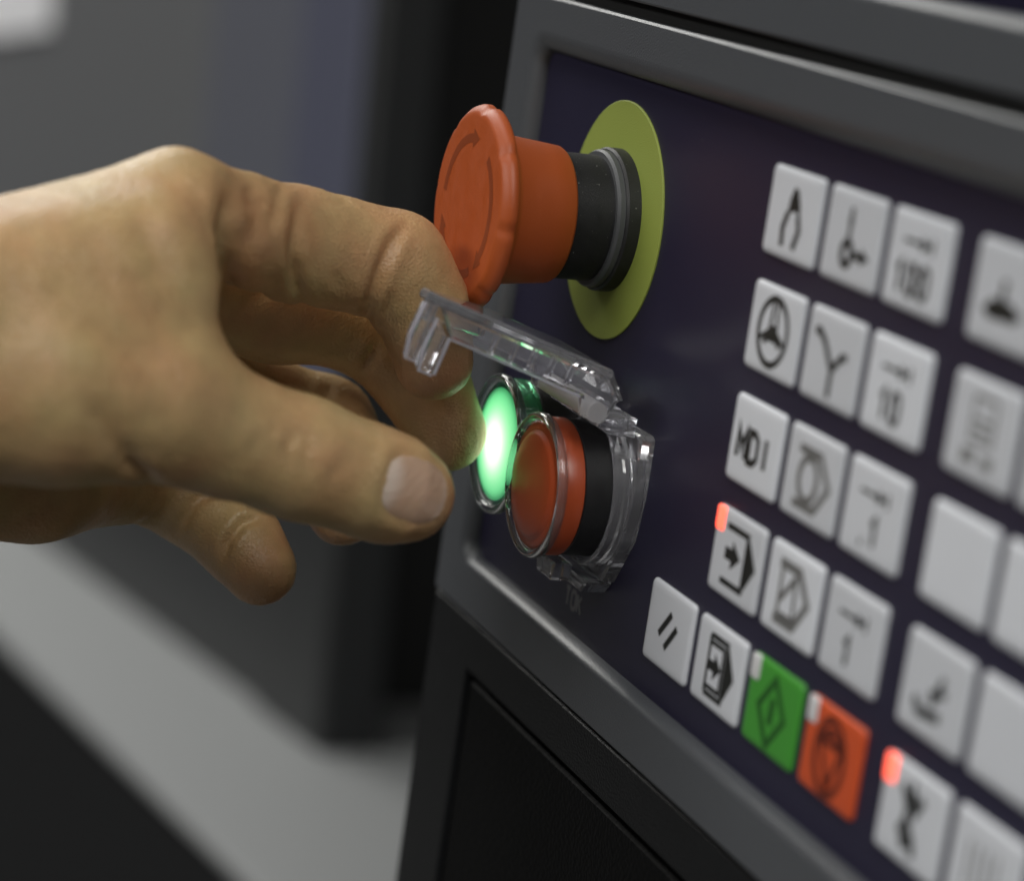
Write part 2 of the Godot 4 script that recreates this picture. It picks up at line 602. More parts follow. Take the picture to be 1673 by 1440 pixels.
func symbol(k: Node3D, row: int, col: int) -> void:
	var st := begin()
	var z := 0.84
	var w := 1.0
	var m: Material = mats.symbol_black
	var used := true
	var id := row * 10 + col
	if id == 0:
		fill(st, PS([[0.41, 0.50], [0.43, 0.68], [0.49, 0.82], [0.57, 0.79], [0.64, 0.62], [0.66, 0.42], [0.57, 0.56], [0.50, 0.54]]), z + 0.005)
		m = mats.symbol_black
		stroke(st, PS([[0.42, 0.52], [0.36, 0.34], [0.38, 0.14]]), 1.3, z)
		stroke(st, PS([[0.62, 0.52], [0.67, 0.36], [0.60, 0.14]]), 1.3, z)
	elif id == 1:
		stroke(st, PS([[0.46, 0.82], [0.46, 0.40]]), 1.0, z)
		fill(st, PS([[0.41, 0.66], [0.51, 0.66], [0.46, 0.82]]), z)
		stroke(st, arc(0.46 * KW, 0.33 * KH, 1.7, 1.9, 0, 360), 1.3, z)
		stroke(st, PS([[0.52, 0.34], [0.80, 0.34]]), 1.1, z)
		fill(st, PS([[0.70, 0.25], [0.86, 0.34], [0.70, 0.44]]), z)
	elif col == 2 and row < 4:
		m = mats.symbol_black
		stroke(st, PS([[0.26, 0.70], [0.62, 0.70]]), 0.6, z)
		fill(st, PS([[0.55, 0.62], [0.70, 0.70], [0.55, 0.78]]), z)
		stroke(st, PS([[0.72, 0.62], [0.72, 0.78]]), 0.7, z)
		word(k, ["100", "10", ".1", "1"][row], P(0.48, 0.32), 4.6, mats.symbol_black)
	elif id == 10:
		stroke(st, arc(0.5 * KW, 0.5 * KH, 5.6, 5.9, 0, 360, 36), 1.1, z)
		stroke(st, PS([[0.46, 0.83], [0.43, 0.50], [0.25, 0.38]]), 0.8, z)
		stroke(st, PS([[0.54, 0.83], [0.57, 0.50], [0.75, 0.38]]), 0.8, z)
		stroke(st, arc(0.50 * KW, 0.30 * KH, 3.2, 2.2, 160, 20, 12), 1.0, z)
		fill(st, arc(0.50 * KW, 0.48 * KH, 1.5, 1.6, 0, 345, 14), z + 0.005)
	elif id == 11:
		stroke(st, PS([[0.16, 0.74], [0.24, 0.76], [0.36, 0.66], [0.52, 0.42]]), 1.2, z)
		stroke(st, PS([[0.78, 0.58], [0.70, 0.58], [0.54, 0.40], [0.54, 0.10]]), 1.2, z)
	elif id == 20:
		used = false
		word(k, "MDI", P(0.51, 0.47), 5.4, mats.symbol_black)
	elif id == 21:
		m = mats.symbol_grey
		stroke(st, PS([[0.24, 0.78], [0.64, 0.78], [0.84, 0.48], [0.64, 0.18], [0.24, 0.18]]), 1.3, z)
		stroke(st, arc(0.46 * KW, 0.48 * KH, 3.3, 3.8, 0, 360, 28), 1.3, z)
	elif id == 30:
		stroke(st, PS([[0.26, 0.82], [0.70, 0.82], [0.70, 0.18], [0.26, 0.18]]), 1.0, z)
		fill(st, PS([[0.70, 0.86], [0.92, 0.50], [0.70, 0.14]]), z)
		fill(st, PS([[0.28, 0.58], [0.42, 0.58], [0.42, 0.68], [0.60, 0.51], [0.42, 0.34], [0.42, 0.44], [0.28, 0.44]]), z)
	elif id == 31:
		m = mats.symbol_grey
		stroke(st, PS([[0.24, 0.80], [0.62, 0.80], [0.82, 0.50], [0.62, 0.18], [0.24, 0.18]]), 1.5, z)
		stroke(st, PS([[0.30, 0.74], [0.30, 0.24]]), 1.0, z)
		stroke(st, PS([[0.58, 0.74], [0.32, 0.40]]), 1.1, z)
		stroke(st, PS([[0.56, 0.72], [0.60, 0.24], [0.34, 0.24]]), 1.0, z)
	elif id == 39:
		stroke(st, PS([[0.32, 0.40], [0.55, 0.72]]), 1.2, z)
		stroke(st, PS([[0.48, 0.28], [0.70, 0.60]]), 1.2, z)
	elif id == 40:
		stroke(st, PS([[0.30, 0.84], [0.66, 0.84], [0.66, 0.16], [0.30, 0.16]]), 0.9, z)
		stroke(st, PS([[0.30, 0.76], [0.60, 0.76], [0.60, 0.24], [0.30, 0.24]]), 0.8, z)
		stroke(st, PS([[0.30, 0.84], [0.30, 0.16]]), 0.8, z)
		fill(st, PS([[0.68, 0.84], [0.86, 0.50], [0.68, 0.16]]), z)
		fill(st, PS([[0.32, 0.56], [0.43, 0.56], [0.43, 0.66], [0.58, 0.50], [0.43, 0.34], [0.43, 0.44], [0.32, 0.44]]), z)
	elif id == 41:
		m = mats.symbol_green
		stroke(st, PS([[0.52, 0.86], [0.76, 0.48], [0.50, 0.10], [0.26, 0.48]]), 1.2, z, true)
		stroke(st, PS([[0.52, 0.64], [0.50, 0.34]]), 1.6, z)
	elif id == 42:
		m = mats.symbol_brown
		stroke(st, arc(0.50 * KW, 0.48 * KH, 5.0, 6.4, 0, 360, 36), 1.2, z)
		stroke(st, PS([[0.32, 0.62], [0.70, 0.62], [0.52, 0.18]]), 1.0, z, true)
		stroke(st, PS([[0.34, 0.66], [0.50, 0.76], [0.68, 0.66]]), 1.4, z)
		fill(st, PS([[0.44, 0.24], [0.60, 0.24], [0.52, 0.10]]), z)
	elif id == 3:
		stroke(st, PS([[0.48, 0.66], [0.46, 0.36]]), 1.2, z)
		fill(st, PS([[0.20, 0.34], [0.34, 0.46], [0.60, 0.46], [0.78, 0.36], [0.70, 0.28], [0.30, 0.26]]), z)
	elif id == 13:
		m = mats.symbol_grey
		stroke(st, PS([[0.36, 0.82], [0.68, 0.82], [0.68, 0.40], [0.36, 0.40]]), 0.6, z, true)
		stroke(st, PS([[0.40, 0.60], [0.64, 0.60]]), 0.6, z)
		stroke(st, PS([[0.40, 0.50], [0.64, 0.50]]), 0.6, z)
		fill(st, PS([[0.28, 0.16], [0.46, 0.16], [0.46, 0.30], [0.28, 0.30]]), z)
		fill(st, PS([[0.58, 0.16], [0.74, 0.16], [0.74, 0.28], [0.58, 0.28]]), z)
	elif id == 33:
		stroke(st, PS([[0.24, 0.36], [0.34, 0.24], [0.66, 0.28]]), 1.4, z)
		stroke(st, PS([[0.64, 0.68], [0.50, 0.36]]), 1.2, z)
		stroke(st, PS([[0.46, 0.46], [0.70, 0.54]]), 1.0, z)
	elif id == 43:
		stroke(st, PS([[0.34, 0.80], [0.44, 0.62], [0.50, 0.78], [0.56, 0.58], [0.66, 0.76]]), 1.5, z)
		stroke(st, PS([[0.46, 0.66], [0.44, 0.44]]), 1.4, z)
		stroke(st, PS([[0.36, 0.30], [0.46, 0.44], [0.56, 0.30], [0.62, 0.14]]), 1.6, z)
		fill(st, PS([[0.38, 0.24], [0.50, 0.36], [0.56, 0.22], [0.44, 0.16]]), z)
	elif id == 44:
		m = mats.symbol_grey
		for i in 4:
			stroke(st, PS([[0.28 + 0.13 * i, 0.74], [0.28 + 0.13 * i, 0.30]]), 0.6, z)
	else:
		used = false
	if used:
		obj("symbol", done(st), m, k)

# ---------------------------------------------------------------- emergency stop
func build_stop_button() -> void:
	var t := thing("emergency_stop_button", "orange mushroom emergency stop button on a yellow green disc", "emergency stop")
	obj("backing_disc", lathe([Vector2(24.2, 0.02), Vector2(24.2, 0.3), Vector2(24.0, 0.42), Vector2(0.01, 0.42)], [1, 2], 96), mats.stop_disc, t)
	obj("base_ring", lathe([Vector2(14.5, 0.43), Vector2(14.5, 3.0), Vector2(14.1, 3.5), Vector2(12.0, 3.5)], [1, 2]), mats.button_black, t)
	obj("metal_ring", lathe([Vector2(13.9, 3.52), Vector2(13.9, 4.6), Vector2(13.5, 5.2), Vector2(12.0, 5.3)], [1, 2]), mats.button_ring_grey, t)
	obj("collar", lathe([Vector2(12.7, 3.6), Vector2(12.7, 15.8), Vector2(12.2, 16.4), Vector2(0.01, 16.4)], [1, 2]), mats.button_black, t)
	var many := MultiMesh.new()
	many.transform_format = MultiMesh.TRANSFORM_3D
	var flake := begin()
	cap(flake, PackedVector3Array([Vector3(-0.1, -0.05, 0), Vector3(0.05, -0.09, 0), Vector3(0.11, 0.02, 0), Vector3(0.0, 0.08, 0)]), true)
	many.mesh = done(flake)
	many.instance_count = 120
	for i in many.instance_count:
		var a := rng.randfn(1.2, 0.9)
		var s := 0.5 + 1.3 * pow(rng.randf(), 4.0)
		var out := Vector3(cos(a), sin(a), 0)
		var z := rng.randf_range(5.6, 15.6)
		var rr := 12.73
		if i % 5 == 0:
			z = rng.randf_range(0.8, 2.9)
			rr = 14.53
		many.set_instance_transform(i, Transform3D(Basis(Vector3(0, 0, 1), out.cross(Vector3(0, 0, -1)), out).rotated(out, rng.randf() * TAU).scaled(Vector3(s, s, s)), (out * rr + Vector3(0, 0, z)) * MM))
	var dust := MultiMeshInstance3D.new()
	dust.name = "dust"
	dust.multimesh = many
	dust.material_override = mats.dust
	dust.set_meta("kind", "stuff")
	t.add_child(dust)
	# the cap: neck flaring out to a notched rim and a flat face
	var profile := [Vector2(12.9, 13.6), Vector2(13.4, 13.6), Vector2(13.8, 14.2), Vector2(14.2, 18.0), Vector2(14.6, 22.0), Vector2(15.0, 25.6), Vector2(15.5, 26.8), Vector2(17.2, 27.7), Vector2(19.4, 28.3), Vector2(20.1, 28.6), Vector2(20.35, 29.1), Vector2(20.35, 29.9), Vector2(20.0, 30.7), Vector2(19.0, 31.6), Vector2(18.5, 31.85), Vector2(17.8, 31.9), Vector2(0.01, 31.9)]
	var loops := []
	var n := 192
	for q in profile:
		var loop := PackedVector3Array()
		for i in n:
			var a := TAU * i / n
			var r: float = q.x
			if r > 18.2:
				var s := pow(maxf(0.0, cos(a * 8.0 + 0.6)), 8.0)
				r -= (0.5 if r > 18.5 else 0.2) * s
			loop.append(Vector3(r * cos(a), r * sin(a), q.y))
		loops.append(loop)
	var st := begin()
	ring_bands(st, loops)
	obj("mushroom_cap", done(st), mats.stop_orange, t)
	for span in [[52, -38], [175, 95], [-62, -150]]:
		st = begin()
		var a0: float = span[0]
		var a1: float = span[1]
		var band := []
		for q in arc(0, 0, 13.5, 13.5, a0, a1, 16):
			band.append(q)
		stroke(st, band, 1.5, 31.94)
		var e := deg_to_rad(a1)
		var out := Vector2(cos(e), sin(e))
		var fwd := Vector2(out.y, -out.x)
		fill(st, [out * 11.6, out * 15.4, out * 13.5 + fwd * 3.6], 31.94)
		obj("arrow_mark", done(st), mats.stop_mark, t)

# ---------------------------------------------------------------- illuminated push buttons
func push_button(called: String, label: String, at: Vector3, lit: bool) -> void:
	var t := thing(called, label, "push button", at, "illuminated push buttons")
	var rise := 2.2 if lit else 2.5
	var up := Vector3(0, 0, rise)
	obj("barrel", lathe([Vector2(13.5, 0.02), Vector2(13.5, 9.0 + rise), Vector2(13.2, 9.3 + rise), Vector2(0.01, 9.3 + rise)], [1, 2]), mats.button_black, t)
	var lens: Material = mats.green_lens if lit else mats.red_lens
	obj("skirt", lathe([Vector2(11.2, 9.4), Vector2(13.5, 9.4), Vector2(13.7, 9.6), Vector2(13.7, 12.9), Vector2(13.5, 13.2), Vector2(11.2, 13.2), Vector2(11.2, 9.4)], [0, 2, 4, 5]), lens, t, up)
	var z0 := 13.3 + rise
	obj("clear_bezel", lathe([Vector2(12.8, z0), Vector2(14.1, z0), Vector2(14.5, z0 + 0.4), Vector2(14.5, z0 + 1.2), Vector2(14.35, z0 + 1.7), Vector2(14.0, z0 + 2.0), Vector2(13.6, z0 + 2.05), Vector2(13.1, z0 + 1.9), Vector2(12.8, z0 + 1.5), Vector2(12.8, z0)], [0, 8]), mats.clear_bezel, t)
	if lit:
		var glow := mat("green_glow", Color(0.2, 0.9, 0.5), 0.4)
		glow.emission_enabled = true
		var n := 128
		var im := Image.create(n, n, false, Image.FORMAT_RGBF)
		for y in n:
			for x in n:
				var r := Vector2((x + 0.5) / n - 0.5, (y + 0.5) / n - 0.5).length() * 2.0
				var core := exp(-pow(r / 0.50, 2.6))
				var body := exp(-pow(r / 0.92, 14.0))
				im.set_pixel(x, y, Color(0.01 + 0.16 * body + 1.3 * core, 0.06 + 0.66 * body + 0.8 * core, 0.04 + 0.26 * body + 1.0 * core))
		glow.emission = Color.BLACK
		glow.emission_texture = ImageTexture.create_from_image(im)
		glow.emission_energy_multiplier = 1.0
		obj("rim_reflection", lathe([Vector2(12.6, 13.3), Vector2(12.6, 14.2), Vector2(11.7, 14.3), Vector2(11.4, 14.0), Vector2(0.01, 14.0)], [0, 1, 2]), mats.green_reflection, t, up)  # dark green ring painted in for the glow reflected in the bezel
		obj("glowing_lens", dome(11.9, 14.2, 15.3), glow, t, up)
		var l := OmniLight3D.new()
		l.name = "button_light"
		l.light_color = Color(0.25, 1.0, 0.5)
		l.light_energy = 0.00006
		l.omni_range = 0.3
		l.omni_attenuation = 2.0
		l.light_size = 0.008
		l.shadow_enabled = true
		t.add_child(l)
		l.position = Vector3(0, 0, 19.7) * MM
	else:
		obj("reflector", lathe([Vector2(11.1, 9.4), Vector2(11.1, 12.6), Vector2(9.0, 12.9), Vector2(0.01, 13.0)], [1]), mats.red_reflector, t, up)
		obj("lens", lathe([Vector2(12.4, 13.25), Vector2(12.6, 13.4), Vector2(12.6, 14.3), Vector2(12.2, 14.65), Vector2(11.0, 14.7), Vector2(10.8, 14.75), Vector2(10.3, 15.3), Vector2(9.6, 15.55), Vector2(7.0, 15.7), Vector2(4.0, 15.75), Vector2(0.0005, 15.8), Vector2(0.0005, 13.25), Vector2(12.4, 13.25)], [1, 4, 10, 11]), lens, t, up)

# a shallow dome whose texture runs from rim to rim
func dome(r: float, z0: float, z1: float) -> ArrayMesh:
	var st := SurfaceTool.new()
	st.begin(Mesh.PRIMITIVE_TRIANGLES)
	var rings := 10
	var n := 64
	for i in rings:
		for j in n:
			var q := []
			for c in [[i, j], [i, j + 1], [i + 1, j + 1], [i + 1, j]]:
				var rr: float = r * (1.0 - float(c[0]) / rings)
				var a: float = TAU * c[1] / n
				var z: float = lerpf(z1, z0, pow(rr / r, 2.0))
				q.append([Vector3(rr * cos(a), rr * sin(a), z) * MM, Vector2(0.5 + 0.5 * rr / r * cos(a), 0.5 - 0.5 * rr / r * sin(a))])
			for k in [0, 2, 1, 0, 3, 2]:
				st.set_uv(q[k][1])
				st.add_vertex(q[k][0])
	st.generate_normals()
	return st.commit()

# ---------------------------------------------------------------- clear hinged guard round the red button
func build_guard() -> void:
	var c := Vector3(20.0, -51.0, 0)
	var t := thing("button_guard", "clear plastic hinged guard, lid lifted open by the finger", "button guard", c)
	var oct := [Vector2(15.8, 2), Vector2(15.8, 14.5), Vector2(-15.8, 14.5), Vector2(-15.8, 2), Vector2(-14, -7), Vector2(-7, -17.5), Vector2(7, -17.5), Vector2(14, -7)]
	var n := 96
	var rows := [[0.0, 0.05], [0.0, 2.7], [0.5, 3.2]]
	var loops := []
	for q in rows:
		var loop := PackedVector3Array()
		for i in n:
			var a := TAU * i / n
			var d := Vector2(cos(a), sin(a))
			var best := 99.0
			for k in oct.size():
				var hit = Geometry2D.segment_intersects_segment(Vector2.ZERO, d * 60.0, oct[k], oct[(k + 1) % oct.size()])
				if hit != null:
					best = minf(best, hit.length())
			loop.append(Vector3(d.x * (best - q[0]), d.y * (best - q[0]), q[1]))
		loops.append(loop)
	loops.append(circle(14.2, 3.2, n))
	loops.append(circle(14.2, 0.05, n))
	loops.append(loops[0])
	var st := begin()
	ring_bands(st, loops, [0, 1, 2, 4], 3)
	obj("base_plate", done(st), mats.clear_plastic, t)
	obj("collar", lathe([Vector2(14.2, 3.3), Vector2(15.6, 3.3), Vector2(15.6, 4.4), Vector2(15.2, 4.8), Vector2(15.2, 6.2), Vector2(14.9, 6.6), Vector2(14.5, 6.6), Vector2(14.2, 6.3), Vector2(14.2, 3.3)], [0, 1, 2, 3, 4, 5, 6, 7]), mats.clear_plastic, t)
	var along_x := Transform3D(Basis(Vector3(0, 1, 0), Vector3(0, 0, 1), Vector3(1, 0, 0)), Vector3.ZERO)
	var st2 := begin()
	for span in [[-12.5, -4.5], [-3.8, 5.2], [6.0, 13.5]]:
		add_prism(st2, PackedVector2Array([Vector2(13.6, 3.3), Vector2(17.4, 3.3), Vector2(17.6, 6.0), Vector2(17.0, 10.8), Vector2(15.4, 11.4), Vector2(14.0, 9.0)]), span[0], span[1], 0.3, along_x)
	obj("hinge_block", done(st2), mats.clear_plastic, t)
	st = begin()
	add_prism(st, PackedVector2Array([Vector2(-9.5, -17.6), Vector2(-8, -20.3), Vector2(4, -20.3), Vector2(6.9, -17.6)]), 0.05, 6.0, 0.4)
	add_prism(st, PackedVector2Array([Vector2(-9.5, -15.8), Vector2(-8.5, -19.6), Vector2(-1, -19.6), Vector2(0, -15.8)]), 6.1, 10.5, 0.4)
	obj("latch_lug", done(st), mats.clear_plastic, t)
	var pin := CylinderMesh.new()
	pin.top_radius = 2.0 * MM
	pin.bottom_radius = 2.0 * MM
	pin.height = 27.0 * MM
	var po := obj("hinge_pin", pin, mats.frosted_pin, t, Vector3(1.9, 18.7, 13.0))
	po.rotation.z = PI / 2
	# the lid, tipped up about the hinge: L runs outwards, D hangs down from its plate
	var L := Vector3(0, 0.302, 0.953)
	var D := Vector3(0, -0.953, 0.302)
	var at := Vector3(2.5, 26.7, 11.0)
	var flat := Transform3D(Basis(Vector3(1, 0, 0), L, D), at)
	var side := Transform3D(Basis(L, D, Vector3(1, 0, 0)), at)
	st = begin()
	add_prism(st, PackedVector2Array([Vector2(-14, 0.2), Vector2(14, 0.2), Vector2(14, 37.5), Vector2(11.5, 40.5), Vector2(7.5, 40.5), Vector2(-14, 19.5)]), -0.4, 1.6, 0.42, flat)
	add_prism(st, PackedVector2Array([Vector2(0.3, 1.65), Vector2(-3.4, 4.6), Vector2(-2.2, 10), Vector2(2.4, 10), Vector2(4.2, 6.4), Vector2(33.5, 6.0), Vector2(37.4, 1.65)]), 11.7, 14, 0.42, side)
	add_prism(st, PackedVector2Array([Vector2(0.3, 1.65), Vector2(-3.4, 4.6), Vector2(-2.2, 10), Vector2(2.4, 10), Vector2(4.2, 6.4), Vector2(18.5, 6.0), Vector2(18.5, 1.65)]), -14, -12.5, 0.42, side)
	add_prism(st, PackedVector2Array([Vector2(0.1, 0.1), Vector2(-4.2, 4.2), Vector2(-3.5, 4.6), Vector2(0.2, 1.6)]), -13.8, 13.8, 0.15, side)
	add_prism(st, PackedVector2Array([Vector2(-12.4, 19.2), Vector2(-12.4, 17.0), Vector2(9.2, 38.2), Vector2(7.4, 39.4)]), 1.65, 5.2, 0.42, flat)
	add_prism(st, PackedVector2Array([Vector2(37.9, 1.65), Vector2(40.4, 1.65), Vector2(40.6, 8.0), Vector2(39.6, 12.4), Vector2(37.9, 12.4)]), 9.6, 13.2, 0.42, side)
	add_prism(st, PackedVector2Array([Vector2(34.2, 6.1), Vector2(37.3, 3.6), Vector2(37.3, 10.0), Vector2(36.4, 13.6), Vector2(34.0, 13.6)]), 9.6, 13.9, 0.42, side)
	for k in 5:
		var l0 := 7.0 + 4.2 * k
		add_prism(st, PackedVector2Array([Vector2(l0, 1.7), Vector2(l0 + 1.0, 1.7), Vector2(l0 + 1.0, 5.6), Vector2(l0, 5.6)]), 10.6, 11.65, 0.15, side)
	obj("lid", done(st), mats.clear_plastic, t)
	# pale frosted bars added along the catch and rim to imitate edge glints
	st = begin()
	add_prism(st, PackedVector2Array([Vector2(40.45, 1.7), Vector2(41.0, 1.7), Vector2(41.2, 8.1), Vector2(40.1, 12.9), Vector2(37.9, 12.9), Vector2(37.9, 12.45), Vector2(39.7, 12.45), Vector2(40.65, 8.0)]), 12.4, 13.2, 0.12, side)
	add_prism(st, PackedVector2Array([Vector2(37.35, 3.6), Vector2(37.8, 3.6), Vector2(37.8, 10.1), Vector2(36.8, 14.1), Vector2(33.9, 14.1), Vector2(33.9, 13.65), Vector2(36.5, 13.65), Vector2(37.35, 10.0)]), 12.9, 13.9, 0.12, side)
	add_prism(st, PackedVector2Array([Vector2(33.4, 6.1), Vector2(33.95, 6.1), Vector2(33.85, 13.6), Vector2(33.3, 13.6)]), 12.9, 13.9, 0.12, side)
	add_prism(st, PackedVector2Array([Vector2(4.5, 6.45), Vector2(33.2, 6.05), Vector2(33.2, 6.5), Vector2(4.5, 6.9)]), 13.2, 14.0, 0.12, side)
	obj("glint_bars", done(st), mats.glint_frost, t)

# ---------------------------------------------------------------- the hand: a field of tapered bones, meshed as surface nets
const CELL := 0.85
var lo := Vector3(-46, -96, 14)
var nx := 153
var ny := 146
var nz := 240
var field := PackedFloat32Array()

func add_bone(acc: PackedFloat32Array, a: Vector4, b: Vector4, k: float) -> void:
	var reach := 5.0 * k
	var ax := a.x
	var ay := a.y
	var az := a.z
	var ra := a.w
	var dx := b.x - ax
	var dy := b.y - ay
	var dz := b.z - az
	var dr := b.w - ra
	var inv := 1.0 / maxf(1e-6, dx * dx + dy * dy + dz * dz)
	var x0 := maxi(0, int((minf(ax - ra, b.x - b.w) - reach - lo.x) / CELL))
	var x1 := mini(nx - 1, int((maxf(ax + ra, b.x + b.w) + reach - lo.x) / CELL) + 1)
	var y0 := maxi(0, int((minf(ay - ra, b.y - b.w) - reach - lo.y) / CELL))
	var y1 := mini(ny - 1, int((maxf(ay + ra, b.y + b.w) + reach - lo.y) / CELL) + 1)
	var z0 := maxi(0, int((minf(az - ra, b.z - b.w) - reach - lo.z) / CELL))
	var z1 := mini(nz - 1, int((maxf(az + ra, b.z + b.w) + reach - lo.z) / CELL) + 1)
	var ik := -1.0 / k
	for iz in range(z0, z1 + 1):
		var pz := lo.z + iz * CELL - az
		for iy in range(y0, y1 + 1):
			var py := lo.y + iy * CELL - ay
			var row := (iz * ny + iy) * nx
			var yz := py * dy + pz * dz
			for ix in range(x0, x1 + 1):
				var px := lo.x + ix * CELL - ax
				var t := clampf((px * dx + yz) * inv, 0.0, 1.0)
				var qx := px - dx * t
				var qy := py - dy * t
				var qz := pz - dz * t
				var d := sqrt(qx * qx + qy * qy + qz * qz) - ra - dr * t
				if d < reach:
					acc[row + ix] += exp(d * ik)

func sample(p: Vector3) -> float:
	var q := (p - lo) / CELL
	var ix := clampi(int(q.x), 0, nx - 2)
	var iy := clampi(int(q.y), 0, ny - 2)
	var iz := clampi(int(q.z), 0, nz - 2)
	var f := q - Vector3(ix, iy, iz)
	var i := (iz * ny + iy) * nx + ix
	var a := lerpf(lerpf(field[i], field[i + 1], f.x), lerpf(field[i + nx], field[i + nx + 1], f.x), f.y)
	i += nx * ny
	var b := lerpf(lerpf(field[i], field[i + 1], f.x), lerpf(field[i + nx], field[i + nx + 1], f.x), f.y)
	return lerpf(a, b, f.z)

